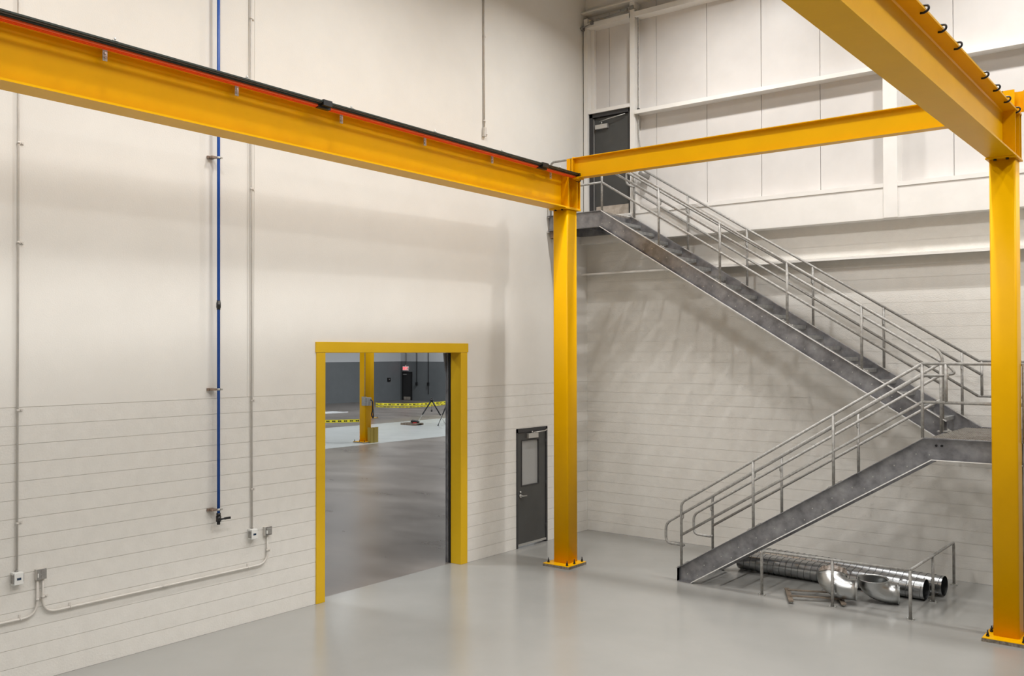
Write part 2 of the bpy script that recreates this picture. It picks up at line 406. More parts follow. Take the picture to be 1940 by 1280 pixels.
# ---------------------------------------------------------------- yellow opening frame
pf = thing('opening_frame', 'lemon yellow steel frame around the big opening in the left wall', 'frame', (0, -5.5, 0))
obj('jamb', MB().box(-0.006, -7.185, 0.0, 0.02, OY0, OZ-0.002).box(-0.30, OY0-0.003, 0, 0.02, OY0+0.008, OZ), YDOOR, pf, None, 0.003)
obj('jamb', MB().box(-0.006, OY1, 0.0, 0.02, -3.823, OZ-0.002).box(-0.215, OY1-0.015, 0, 0.02, OY1+0.003, OZ), YDOOR, pf, None, 0.003)
obj('head', MB().box(-0.006, -7.20, OZ, 0.024, -3.80, 3.805).box(-0.30, OY0, OZ-0.005, 0.02, OY1, OZ+0.01), YDOOR, pf, None, 0.003)
dt = thing('door_track', 'grey steel roller door guide just inside the far jamb of the opening', 'track', (-0.27, OY1, 0))
obj('guide_rail', MB().box(-0.32, OY1-0.035, 0, -0.305, OY1+0.0, 3.75).box(-0.30, OY1-0.035, 0, -0.262, OY1-0.028, 3.75), GALV, dt, None)
obj('gap_strip', MB().box(-0.258, OY1-0.022, 0, -0.218, OY1, OZ-0.01), BLACK, dt, 'black strip in the gap beside the guide')  # black strip filling the gap between guide and jamb
obj('guide_flare', MB().prism([(OY1-0.035, 3.3), (OY1, 3.3), (OY1, 3.64), (OY1-0.09, 3.64)], 'x', -0.33, -0.305), GALV, dt)

# ================================================================== CRANE STEELWORK
COLS = [(1.42, 'nearer the corner and the small door'), (8.26, 'large at the right edge of the photo')]
def rounded_sq(h, rad, n=4):
    pts = []
    for cx, cy, a0 in ((h-rad, h-rad, 0), (-h+rad, h-rad, 90), (-h+rad, -h+rad, 180), (h-rad, -h+rad, 270)):
        for k in range(n+1):
            a = R(a0+90*k/n); pts.append((cx+rad*math.cos(a), cy+rad*math.sin(a)))
    return pts
ZT = 6.10
def runway_column(cx, cy, label, cat='column', ztop=ZT, h=0.152, name='crane_column', plate=0.265, bolts=None, off=(0.02, -0.06)):
    t = thing(name, label, cat, (cx, cy, 0))
    sq = rounded_sq(h, 0.03)
    mb = MB(); n = len(sq)
    mb.rings([[(cx+a, cy+b, z) for a, b in sq] for z in (0.05, ztop)])
    obj('shaft', mb, YEL, t)
    px, py = cx+off[0], cy+off[1]
    obj('base_plate', MB().box(px-plate, py-plate, 0.040, px+plate, py+plate, 0.05), YEL, t, None, 0.003)
    obj('grout_pad', MB().box(px-plate-0.004, py-plate-0.004, 0, px+plate+0.004, py+plate+0.004, 0.041), GROUT, t, 'brown grout bed under the base plate')
    e = plate-0.045
    for a, b in (bolts or [(-e, -e), (0, -e), (e, -e), (e, 0), (e, e), (0, e), (-e, e), (-e, 0)]):
        obj('anchor_bolt', MB().hexbolt(px+a, py+b, 0.05), BOLT, t)
    return t
for cx, lab in COLS:
    e = 0.215
    t = runway_column(cx, -2.86, 'yellow steel crane column %s' % lab, bolts=[(-e, -e+0.04), (e*0.92, -e), (e, -0.02), (e, e), (-e, e), (-e, 0.06)])
    obj('cap_plate', MB().box(cx-0.18, -3.09, ZT, cx+0.18, -2.64, ZT+0.02), YEL, t, None, 0.003)

def skew(k):
    return lambda x, y, z: (x + k*(-2.86-y), y, z - 0.046*k*(-2.86-y))
def runway_beam(name, cx, y0, y1, k, label):
    t = thing(name, label, 'beam', (cx, -2.86, ZT+0.02))
    zb = ZT+0.02; zt = zb+0.61; hw = 0.165
    sk = skew(k)
    def put(nm, mb, m, lab=None, bev=0.0):
        mb.v = [sk(*v) for v in mb.v]
        return obj(nm, mb, m, t, lab, bev)
    prof = [(-hw, zb), (hw, zb), (hw, zb+0.022), (0.02, zb+0.026), (0.008, zb+0.04), (0.008, zt-0.04), (0.02, zt-0.026), (hw, zt-0.022), (hw, zt),
            (-hw, zt), (-hw, zt-0.022), (-0.02, zt-0.026), (-0.008, zt-0.04), (-0.008, zb+0.04), (-0.02, zb+0.026), (-hw, zb+0.022)]
    mb = MB(); n = len(prof); N = 24
    mb.rings([[(cx+p[0], y0+(y1-y0)*i/N, p[1]) for p in prof] for i in range(N+1)], True, False)
    put('i_beam', mb, YEL)
    for yy in (-2.98, -2.70):
        put('web_stiffener', MB().box(cx+0.008, yy-0.006, zb+0.022, cx+hw-0.01, yy+0.006, zt-0.022), YEL)
        put('web_stiffener', MB().box(cx-hw+0.01, yy-0.006, zb+0.022, cx-0.008, yy+0.006, zt-0.022), YEL)
    put('end_plate', MB().box(cx-hw+0.004, -2.624, zb+0.022, cx+hw-0.004, -2.61, zt-0.022), YEL)
    for bx in (-0.07, 0.07):
        for by in (-3.055, -2.67):
            put('flange_bolt', MB().cyl((cx+bx, by, ZT-0.022), (cx+bx, by, ZT), 0.02, 6), BOLT)
    y = -2.9
    hooks = []
    while y > y0+0.2:
        if not (k == 0 and -5.6 < y < -5.3): hooks.append(y)
        y -= 0.633
    for y in hooks:
        xo = cx+hw
        mb = MB().tube(bend([(xo-0.045, y, zt-0.040), (xo-0.01, y, zt-0.045), (xo+0.03, y, zt-0.02), (xo+0.028, y, zt+0.018), (xo-0.04, y, zt+0.026), (xo-0.11, y, zt+0.012)], 0.02, 3), 0.011, 6)
        put('hook_bolt', mb, BOLT)
    return t, put, zb, zt
tb1, put1, zb, zt = runway_beam('crane_runway_beam', COLS[0][0], -19.0, -2.60, 0.0262, 'long yellow crane beam along the left wall, carrying orange conductor bars')
tb2, put2, zb, zt = runway_beam('crane_runway_beam', COLS[1][0], -19.0, -2.60, 0.0, 'wide yellow crane beam overhead at the top right, black hooks on its edge')
# conductor bars hung outboard of the left runway beam
cs = thing('conductor_rail', 'orange and dark conductor bars along the top of the left crane beam', 'conductor rail', (1.42, -2.86, 6.68))
k1 = 0.0262; sk1 = skew(k1)
def putc(nm, mb, m, lab=None, par=None):
    mb.v = [sk1(*v) for v in mb.v]
    return obj(nm, mb, m, par or cs, lab)
NB = 30
def bar(x0, x1, z0, z1, ya=-19.0, yb=-2.83):
    mb = MB(); P_ = [(x0, z0), (x1, z0), (x1, z1), (x0, z1)]
    mb.rings([[(x, ya+(yb-ya)*i/NB, z) for x, z in P_] for i in range(NB+1)], True, False); return mb
zo = 6.668
for i, xo in enumerate((1.590, 1.608, 1.626)):
    putc('orange_bar', bar(xo, xo+0.0165, 6.645+0.006*i, 6.674+0.006*i), ORANGE)
putc('dark_bar', bar(1.645, 1.665, 6.678, 6.703), DGREEN, 'dark green bar')
putc('grey_bar', bar(1.668, 1.683, 6.695, 6.711), GREYR, 'grey metal bar')
putc('dark_bar', bar(1.686, 1.703, 6.704, 6.722), DGREEN, 'outer dark bar')
for yb_ in (-11.35, -9.77, -8.17, -6.58, -5.03, -3.42):
    x = 1.53
    putc('support_bracket', MB().box(x-0.026, yb_-0.025, 6.699, 1.60, yb_+0.025, 6.707).box(x-0.034, yb_-0.025, 6.565, x-0.026, yb_+0.025, 6.707).cyl((x-0.028, yb_, 6.60), (x-0.012, yb_, 6.60), 0.014, 6).cyl((x-0.028, yb_, 6.64), (x-0.012, yb_, 6.64), 0.014, 6), BOLTG, 'zinc angle bracket with bolts')
    putc('rail_clip', MB().box(1.67, yb_-0.03, 6.723, 1.705, yb_+0.03, 6.730).cyl((1.69, yb_, 6.73), (1.69, yb_, 6.755), 0.012, 6), BOLTG)
for yb_, l in ((-8.58, 0.10), (-3.86, 0.12)):
    putc('joint_cover', MB().box(1.586, yb_-l, 6.642, 1.648, yb_+l, 6.70).box(1.648, yb_-l*0.7, 6.665, 1.712, yb_+l*0.7, 6.735), BLACK, 'black joint cover')
putc('end_feed', MB().box(1.588, -2.84, 6.645, 1.71, -2.79, 6.725).tube(bend([(1.68, -2.80, 6.68), (1.69, -2.76, 6.62), (1.66, -2.76, 6.58), (1.61, -2.8, 6.60)], 0.03), 0.008, 6), BLACK, 'black end cap and tail')

# cross beam with its two short posts
cb = thing('cross_beam', 'yellow cross beam joining the tops of the two crane columns', 'beam', (4.85, -2.80, 6.64))
za, zb2 = 6.645, 6.995
hw = 0.085; yc = -2.80
prof = [(yc-hw, za), (yc+hw, za), (yc+hw, za+0.012), (yc+0.004, za+0.014), (yc+0.004, zb2-0.014), (yc+hw, zb2-0.012), (yc+hw, zb2), (yc-hw, zb2), (yc-hw, zb2-0.012), (yc-0.004, zb2-0.014), (yc-0.004, za+0.014), (yc-hw, za+0.012)]
obj('i_beam', MB().prism(prof, 'x', 1.60, 8.085), YEL, cb)
def post(x0, x1, y0, y1):
    return MB().box(x0, y0, 6.731, x1, y0+0.012, 7.01).box(x0, y1-0.012, 6.731, x1, y1, 7.01).box((x0+x1)/2-0.005, y0, 6.731, (x0+x1)/2+0.005, y1, 7.01)
obj('short_post', post(1.415, 1.588, -2.80, -2.66).box(1.588, -2.88, 6.64, 1.60, -2.66, 7.01), YEL, cb)
obj('short_post', post(8.10, 8.378, -2.82, -2.66).box(8.378, -2.70, 6.731, 8.47, -2.69, 7.0).box(8.462, -2.74, 6.731, 8.474, -2.60, 7.0).box(8.085, -2.88, 6.64, 8.094, -2.66, 7.01), YEL, cb)
obj('seat_plate', MB().box(1.595, -2.88, 6.625, 1.72, -2.72, 6.645).cyl((1.65, -2.84, 6.60), (1.65, -2.84, 6.625), 0.014, 6), YEL, cb)

# ================================================================== STAIRS
TR = 0.0213
def channel(top, bot, yweb, side, wid=0.075, th=0.009, ends=()):
    """web polygon top+reversed bottom at yweb, flanges of width wid to side (-1 toward -y)"""
    mb = MB()
    mb.prism(list(top)+list(reversed(bot)), 'y', yweb-0.004, yweb+0.004)
    ya, yb = (yweb+side*wid, yweb) if side < 0 else (yweb, yweb+wid)
    for line, sgn in ((top, -1), (bot, 1)):
        for a, b in zip(line[:-1], line[1:]):
            mb.prism([a, b, (b[0], b[1]+sgn*th*1.15), (a[0], a[1]+sgn*th*1.15)], 'y', ya, yb)
    return mb
def lit_edges(par, lines, yweb, side, wid=0.075, h=0.016):  # adds pale strips as painted bright edges along the flanges
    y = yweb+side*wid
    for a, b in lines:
        obj('lit_flange_edge', MB().prism([a, b, (b[0], b[1]+h), (a[0], a[1]+h)], 'y', y-0.004, y+0.0015), LITEDGE, par, 'flange edge with its caught light painted bright')
def tread_mb(xn, z, y0, y1, d, sgn):
    """grating tread, nosing at xn; sgn=+1 tread extends to -x from the nosing (faces +x)"""
    xb = xn-sgn*d; a, b = min(xn, xb), max(xn, xb)
    mb = MB()
    mb.box(xn-0.004, y0, z-0.055, xn+0.004, y1, z)                       # nosing plate
    mb.box(xn-sgn*0.035, y0, z-0.006, xn, y1, z+0.002)                    # nosing top
    mb.box(xb-0.003, y0, z-0.035, xb+0.003, y1, z)
    mb.box(a, y0, z-0.065, b, y0+0.006, z).box(a, y1-0.006, z-0.065, b, y1, z)
    for i in range(1, 8):
        x = xn-sgn*(0.035+(d-0.035)*i/8); mb.box(x-0.0028, y0, z-0.03, x+0.0028, y1, z-0.001)
    for i in range(1, 11):
        y = y0+(y1-y0)*i/11; mb.box(a, y-0.003, z-0.008, b, y+0.003, z)
    return mb
def rail(name, pts, par, rad=0.05, r=TR, m=GALVT, label=None):
    return obj(name, MB().tube(bend(pts, rad), r, 10), m, par, label)
def postm(x, y, z0, z1, par, m=GALVT, nm='post'):
    return obj(nm, MB().cyl((x, y, z0), (x, y, z1), TR, 10), m, par)
def bracket(x, y, yh, z, par):
    """hooked wall-rail bracket from post at y to handrail at yh"""
    obj('handrail_bracket', MB().tube(bend([(x, y, z-0.09), (x, yh, z-0.09), (x, yh, z-0.015)], 0.03, 4), 0.007, 6), GALVT, par)
def base_shoe(x, y, z, slope, side):
    """bolted shoe clamping a post to the stringer top"""
    return MB().prism([(x-0.10, z-0.10*slope), (x+0.10, z+0.10*slope), (x+0.10, z+0.10*slope+0.012), (x-0.10, z-0.10*slope+0.012)], 'y', y-0.03, y+0.03)\
        .cyl((x-0.075, y, z-0.075*slope), (x-0.075, y, z-0.075*slope+0.03), 0.011, 6).cyl((x+0.075, y, z+0.075*slope), (x+0.075, y, z+0.075*slope+0.03), 0.011, 6)

# ---- lower flight
LN, LF = -2.74, -1.62
ls = thing('stair_flight', 'lower galvanised stair flight rising from the floor to the mid landing', 'stairs', (3.5, -2.2, 0))
def ltop(x): return 2.487-0.61*(7.232-x)
def lbot(x): return 2.187-0.61*(7.33-x)
xt = 7.332-2.187/0.61
top = [(3.505, ltop(3.505)), (7.232, 2.487)]; bot = [(xt, 0.0), (7.33, 2.187)]
for yw, sd in ((LN+0.06, -1), (LF-0.03, 1)):
    mb = channel([(3.505, 0.0)]+[(3.505, ltop(3.505)), (7.232, 2.487)], [(3.51, 0.0), (xt, 0.0), (7.33, 2.187)], yw, sd)
    s_ = obj('stringer', mb, GALV, ls)
    if sd < 0: lit_edges(s_, [((xt, 0.001), (7.33, 2.188))], yw, sd)
    bm_ = MB()
    for i in range(14):
        zt_ = 0.1776*(i+1)-0.01; xn = 3.505+0.2885*i+0.10
        for dx, dz in ((0.05, -0.045), (0.22, -0.045)):
            yb_ = yw+0.004*sd
            if i < 13: bm_.cyl((xn+dx, yb_, zt_+dz), (xn+dx, yb_+sd*0.008, zt_+dz), 0.009, 6)
    o = obj('tread_bolts', bm_, BOLTG, s_, None); o['kind'] = 'stuff'
pitch_l = 2.487/14
first = None
def copy_to(o, par, dx, dy, dz):
    c = o.copy(); C.objects.link(c); c.parent = par; c.location = Vector(o.location)+Vector((dx, dy, dz)); return c
run_l = 0.2885
for i in range(13):
    if first is None:
        first = obj('tread', tread_mb(3.55, pitch_l-0.0, LN+0.066, LF-0.036, 0.28, -1), TREADM, ls)
    else: copy_to(first, ls, run_l*i, 0, pitch_l*i)
def ttop(x): return 1.20+(x-3.574)*(3.49-1.25)/(7.215-3.574)+0.03
SL = 0.615
for y, lab in ((LN, 'near'), (LF, 'wall side')):
    g = bpy.data.objects.new('guardrail', None); C.objects.link(g); g.parent = ls
    g['label'] = 'guardrail on the %s side' % ('open' if lab == 'near' else 'wall')
    yh = y+0.08 if lab == 'near' else y-0.08
    zt0 = 1.25; zt1 = 3.49
    if lab == 'near':
        rail('top_rail', [(3.574, y, ltop(3.574)), (3.574, y, zt0+0.005), (7.215, y, zt1)], g, 0.09)
        rail('mid_rail', [(3.574, y, 0.738), (7.215, y, 2.97)], g)
        rail('handrail', [(3.50+0.07, yh, 0.565), (3.255, yh, 0.57), (3.255, yh, 0.88), (7.20, yh, 3.33), (7.515, yh, 3.33)], g, 0.10)
        obj('return_stub', MB().cyl((3.574, y, 0.565), (3.574, yh+0.01, 0.565), TR*0.9), GALVT, g)
        obj('return_stub', MB().cyl((7.515, y, 3.33), (7.515, yh+0.01, 3.33), TR*0.9), GALVT, g)
    else:
        rail('top_rail', [(3.574, y, ltop(3.574)), (3.574, y, zt0-0.02), (7.18, y, zt1-0.01)], g, 0.09)
        rail('mid_rail', [(3.574, y, 0.72), (7.18, y, 2.95)], g)
        rail('handrail', [(3.574, yh, 0.555), (3.265, yh, 0.56), (3.265, yh, 0.89), (7.18, yh, 3.30)], g, 0.10)
        obj('return_stub', MB().cyl((3.574, y, 0.555), (3.574, yh-0.01, 0.555), TR*0.9), GALVT, g)
    for x in (4.785, 6.004):
        postm(x, y, ltop(x), zt0+(x-3.574)*SL, g)
        bracket(x, y, yh, 0.88+(x-3.255)*0.621, g)
    bracket(3.574, y, yh, 0.88+(3.574-3.255)*0.621, g)
    for x in (3.574, 4.785, 6.004):
        obj('post_shoe', base_shoe(x, y+(0.03 if lab == 'near' else -0.03), ltop(x), 0.61, 0), GALVT, g)

# ---- mid landing
UN, UF = -1.42, -0.30
ml = thing('stair_landing', 'galvanised mid landing with rust tinted grating between the two flights', 'landing', (7.85, -1.5, 2.18))
mb = channel([(7.232, 2.487), (8.42, 2.487)], [(7.33, 2.187), (8.42, 2.187)], LN+0.06, -1, 0.075)
sp = obj('edge_channel', mb, GALV, ml)
lit_edges(sp, [((7.33, 2.188), (8.42, 2.188))], LN+0.06, -1, h=0.012)
obj('splice_bolt', MB().cyl((7.375, LN+0.056, 2.385), (7.375, LN+0.04, 2.385), 0.016, 8), BOLT, sp)
obj('splice_bolt', MB().cyl((7.445, LN+0.056, 2.385), (7.445, LN+0.04, 2.385), 0.016, 8), BOLT, sp)
obj('edge_channel', channel([(7.48, 2.487), (8.42, 2.487)], [(7.4, 2.187), (8.42, 2.187)], UF-0.03, 1), GALV, ml)
obj('end_channel', MB().box(8.412, LN+0.064, 2.187, 8.42, UF-0.034, 2.487).box(8.42, LN-0.015, 2.477, 8.49, UF, 2.487).box(8.42, LN-0.015, 2.187, 8.49, UF, 2.197), GALV, ml)
obj('end_channel', MB().box(7.235, -1.655, 2.187, 7.243, -1.455, 2.44).box(7.235, LN+0.07, 2.2, 7.243, LF-0.03, 2.44), GALV, ml)
obj('cross_channel', MB().box(7.245, LN+0.065, 2.24, 7.255, UF-0.035, 2.40).box(7.85, LN+0.065, 2.24, 7.858, UF-0.035, 2.40), GALV, ml)
gm = MB()
for i in range(38):
    x = 7.25+0.0305*i; gm.box(x, LN+0.065, 2.44, x+0.005, UF-0.035, 2.475)
for i in range(23):
    y = LN+0.10+0.1*i; gm.box(7.248, y, 2.466, 8.41, y+0.006, 2.4765)
obj('grating', gm, GRATE, ml)
g = bpy.data.objects.new('guardrail', None); C.objects.link(g); g.parent = ml
g['label'] = 'guardrail around the landing'
postm(7.215, LN, 2.487, 3.49, g)
rail('top_rail', [(7.215, LN, 3.49), (8.44, LN, 3.49), (8.44, UF, 3.50), (7.42, UF, 3.51)], g, 0.06)
rail('mid_rail', [(7.215, LN, 2.97), (8.44, LN, 2.97), (8.44, UF, 2.965), (7.42, UF, 2.965)], g, 0.06)
postm(8.44, LN, 2.48, 3.49, g); postm(8.44, UF, 2.48, 3.49, g)
postm(7.515, LN, 2.97, 3.49, g); postm(7.472, UF, 2.97, 3.51, g)
postm(7.19, LF, 2.45, 3.49, g)
for yy in (LN+0.14, UF-0.14):
    obj('support_leg', MB().box(8.33, yy-0.04, 0.012, 8.41, yy+0.04, 2.187).box(8.27, yy-0.1, 0, 8.47, yy+0.1, 0.014), GALV, ml)

# ---- upper flight
us = thing('stair_flight', 'long upper galvanised stair flight climbing from the mid landing to the upper door', 'stairs', (4.4, -0.86, 2.19))
def utop(x): return 6.30-0.614*(x-1.25)
for yw, sd in ((UN+0.055, -1), (UF-0.03, 1)):
    xe = 7.215 if sd < 0 else 7.48
    mb = channel([(1.25, 6.30), (xe, utop(xe))], [(1.222, 5.99), (xe, utop(xe)-0.335)], yw, sd)
    s_ = obj('stringer', mb, GALV, us)
    if sd < 0: lit_edges(s_, [((1.222, 5.991), (xe, utop(xe)-0.334)), ((1.25, 6.286), (xe, utop(xe)-0.014))], yw, sd)
    bm_ = MB()
    for i in range(1, 21):
        zt_ = 6.285-0.1816*i; xn = 1.25+0.2957*i-0.08
        for dx in (-0.06, -0.23):
            yb_ = yw+0.004*sd
            bm_.cyl((xn+dx, yb_, zt_-0.045), (xn+dx, yb_+sd*0.008, zt_-0.045), 0.009, 6)
    o = obj('tread_bolts', bm_, BOLTG, s_); o['kind'] = 'stuff'
first = None
for i in range(1, 21):
    if first is None: first = obj('tread', tread_mb(1.25+0.2957-0.08, 6.285-0.1816, UN+0.061, UF-0.036, 0.285, 1), TREADM, us)
    else: copy_to(first, us, 0.2957*(i-1), 0, -0.1816*(i-1))
US = 0.625
def urt(x): return 7.345-US*(x-1.262)
for y in (UN, UF):
    near = y == UN
    g = bpy.data.objects.new('guardrail', None); C.objects.link(g); g.parent = us
    g['label'] = 'guardrail on the %s side' % ('open' if near else 'wall')
    yh = y+0.08 if near else y-0.08
    if near:
        rail('top_rail', [(1.262, y, 7.345), (7.165, y, urt(7.165)-0.02), (7.165, y, 2.47)], g, 0.13)
        rail('mid_rail', [(1.262, y, 6.82), (7.165, y, 3.17)], g)
        rail('handrail', [(1.20, yh, 7.155), (7.25, yh, 3.43), (7.33, yh, 3.33), (7.16, yh, 3.31)], g, 0.07)
        pxs = (2.46, 3.635, 4.815, 6.0)
    else:
        rail('top_rail', [(1.30, y, 7.32), (7.42, y, 3.515)], g)
        rail('mid_rail', [(1.30, y, 6.80), (7.42, y, 2.965)], g)
        rail('handrail', [(1.30, yh, 6.88), (1.17, yh, 6.95), (1.17, yh, 7.18), (7.472, yh, 3.305)], g, 0.08)
        obj('return_stub', MB().cyl((7.472, y, 3.305), (7.472, yh-0.01, 3.305), TR*0.9), GALVT, g)
        obj('return_stub', MB().cyl((1.30, y, 6.88), (1.30, yh-0.01, 6.88), TR*0.9), GALVT, g)
        pxs = (1.30, 2.46, 3.635, 4.835, 6.01, 7.19)
    for x in pxs:
        postm(x, y, utop(x), urt(x), g)
        bracket(x, y, yh, 7.155-0.616*(x-1.20), g)
        obj('post_shoe', base_shoe(x, y+(0.03 if near else -0.03), utop(x), -0.614, 0), GALVT, g)
obj('foot_plate', MB().box(7.10, UN-0.06, 2.477, 7.24, UN+0.06, 2.49), GALVT, us)

# ---- upper platform at the door
pl = thing('stair_landing', 'small galvanised platform in front of the upper door', 'landing', (0.62, -0.86, 5.99))
obj('edge_channel', channel([(0.02, 6.30), (1.25, 6.30)], [(0.02, 6.0), (1.222, 5.995)], UN+0.055, -1), GALV, pl)
obj('edge_channel', channel([(0.02, 6.30), (1.25, 6.30)], [(0.02, 6.0), (1.222, 5.995)], UF-0.03, 1), GALV, pl)
gm = MB()
for i in range(38):
    x = 0.03+0.032*i; gm.box(x, UN+0.06, 6.255, x+0.005, UF-0.035, 6.29)
for i in range(10):
    y = UN+0.12+0.1*i; gm.box(0.02, y, 6.28, 1.24, y+0.006, 6.2905)
obj('grating', gm, GRATE, pl)
obj('toe_plate', MB().box(0.02, UF, 6.27, 1.25, -0.165, 6.30), GALV, pl)
obj('cross_channel', MB().box(0.012, UN+0.06, 6.0, 0.02, UF-0.035, 6.29), GALV, pl)
obj('cross_channel', MB().box(0.60, UN+0.06, 6.06, 0.608, UF-0.035, 6.25), GALV, pl)
obj('cross_channel', MB().box(1.24, UN+0.06, 6.05, 1.248, UF-0.035, 6.25), GALV, pl)
obj('hanger_bracket', MB().box(0.04, UN+0.06, 5.86, 0.15, UN+0.07, 6.02).box(0.04, UN+0.06, 5.86, 0.15, UN+0.16, 5.87), BRASS, pl, 'dark bracket under the platform')
g = bpy.data.objects.new('guardrail', None); C.objects.link(g); g.parent = pl
g['label'] = 'guardrail on the open side'
rail('top_rail', [(0.09, UN, 6.3), (0.09, UN, 7.335), (1.262, UN, 7.345)], g, 0.10)
rail('mid_rail', [(0.09, UN, 6.81), (1.262, UN, 6.82)], g)
postm(1.262, UN, 6.30, 7.345, g)

# ================================================================== floor guardrail and ducts under the stairs
fg = thing('floor_guardrail', 'low galvanised pipe guardrail standing on the floor around the ducts', 'guardrail', (6.0, -2.0, 0))
zr = 0.665
rail('top_rail', [(4.92, -2.75, 0.02), (4.92, -2.75, zr), (7.045, -2.74, zr+0.01), ], fg, 0.07)
rail('top_rail', [(7.045, -2.74, zr+0.01), (7.055, -0.33, zr), (7.055, -0.33, 0.02)], fg, 0.07)
for i, (x, y) in enumerate(((4.92, -2.75), (5.98, -2.747), (7.04, -2.74), (7.055, -1.60), (7.055, -0.33))):
    if i in (1, 2, 3): postm(x, y, 0.005, zr, fg)
    obj('post_foot', MB().box(x-0.05, y-0.035, 0, x+0.05, y+0.035, 0.008).cyl((x+0.036, y, 0.008), (x+0.036, y, 0.022), 0.009, 6).cyl((x-0.036, y, 0.008), (x-0.036, y, 0.022), 0.009, 6), BOLTG, fg)

def spiral_duct(a, b, rr, label):
    a, b = Vector(a), Vector(b); d = b-a; L = d.length; t = d.normalized()
    n = Vector((0, 0, 1)); s = t.cross(n).normalized(); n = s.cross(t)
    seg = 40; mb = MB()
    def ring(dist, rad, tilt):
        return [a+t*(dist+tilt*math.cos(2*math.pi*k/seg))+(s*math.cos(2*math.pi*k/seg)+n*math.sin(2*math.pi*k/seg))*rad for k in range(seg)]
    sts = [(0, rr, 0), (0.02, rr, 0)]
    x = 0.07
    while x < L-0.08:
        sts += [(x, rr, 0)]; x += 0.105
    sts += [(L-0.02, rr, 0), (L, rr, 0)]
    outer = [ring(*q) for q in sts]
    inner = [ring(L, rr-0.003, 0), ring(0, rr-0.003, 0)]
    mb.rings(outer, False)
    mb.rings([outer[-1]]+[ring(L-0.001, rr-0.003, 0)], False, False)
    mb.rings([ring(L-0.001-L*i/10, rr-0.003, 0) for i in range(11)], False)
    mb.rings([ring(0, rr-0.003, 0), outer[0]], False, False)
    o = obj('spiral_duct', mb, DUCT)
    tag(o, label, 'duct', 'spiral ducts lying under the stairs')
    hp = []; tot = (L-0.06)/0.105*2*math.pi; nst = int(tot/(2*math.pi)*28)
    for i in range(nst+1):
        q = tot*i/nst; hp.append(a+t*(0.03+0.105*q/(2*math.pi))+(s*math.cos(q)+n*math.sin(q))*(rr+0.0012))
    obj('lock_seam', MB().tube(hp, 0.0036, 6), DSEAM, o, 'dark spiral lock seam')
    return o
spiral_duct((3.95, -1.34, 0.155), (6.95, -1.56, 0.155), 0.15, 'front spiral duct lying on the floor, its left end under the stair flight')
spiral_duct((4.1, -0.86, 0.155), (7.11, -1.165, 0.155), 0.15, 'rear spiral duct lying on the floor, partly hidden by the front one')

def elbow(loc, rz, rx, label, rr=0.148, Rc=0.25, Rz=0.185, fl=0.42, collar=0.10, extra=None, ang=90):
    """open right-angle sheet elbow: one mouth faces local +x, the other local +z"""
    t_ = thing('duct_elbow', label, 'duct elbow', loc, 'duct elbows beside the spiral ducts')
    M_ = Matrix.Rotation(rz, 3, 'Z') @ Matrix.Rotation(rx, 3, 'X')
    def tf(p): return Vector(loc)+Vector((0, 0, 0))+M_ @ Vector(p)
    seg = 32
    path = [((collar+0.0, 0), 0, rr), ((collar-0.012, 0), 0, rr), ((collar-0.014, 0), 0, rr+0.006), ((collar-0.024, 0), 0, rr+0.006), ((collar-0.026, 0), 0, rr)]
    N = 14
    for i in range(N+1):
        a = R(ang)*i/N
        path.append(((-Rc*math.sin(a), Rz-Rz*math.cos(a)), a, rr))
    e = (-Rc*math.sin(R(ang)), Rz-Rz*math.cos(R(ang)))
    path += [((e[0], e[1]+0.02), R(ang), rr+0.003)]
    def ring(c, a, rad):
        out = []
        for k in range(seg):
            th = 2*math.pi*k/seg; q = math.cos(th)*rad*(1+fl*math.sin(a)**2); y = math.sin(th)*rad
            out.append(tf((c[0]+q*math.sin(a), y, c[1]+q*math.cos(a))))
        return out
    outer = [ring(*p) for p in path]
    inner = [ring(c, a, rad-0.004) for c, a, rad in reversed(path)]
    obj('elbow_shell', MB().rings(outer+inner+[outer[0]], False), SHEET, t_)
    return t_, tf
e2, tf2 = elbow((6.60, -2.06, 0.156), R(20), R(11), 'right duct elbow standing with one open mouth up')
e1, tf1 = elbow((6.145, -2.49, 0.222), R(17), R(-38), 'left duct elbow with crumpled wrapping in its mouth')
# crumpled wrapping stuffed in the mouth of elbow 1
mb = MB(); random.seed(3)
seg = 22; rg = []
for j, (rad, h) in enumerate(((0.13, 0.17), (0.145, 0.24), (0.14, 0.29), (0.10, 0.27), (0.04, 0.30))):
    rg.append([tf1((-0.235+math.cos(2*math.pi*k/seg)*rad*0.4+math.cos(2*math.pi*k/seg)*rad*random.uniform(0.88, 1.04), math.sin(2*math.pi*k/seg)*rad*random.uniform(0.88, 1.04), h+random.uniform(-0.02, 0.02))) for k in range(seg)])
mb.rings(rg, True, False)
obj('crumpled_wrap', mb, WRAP, e1, 'crumpled brown wrapping in the mouth')

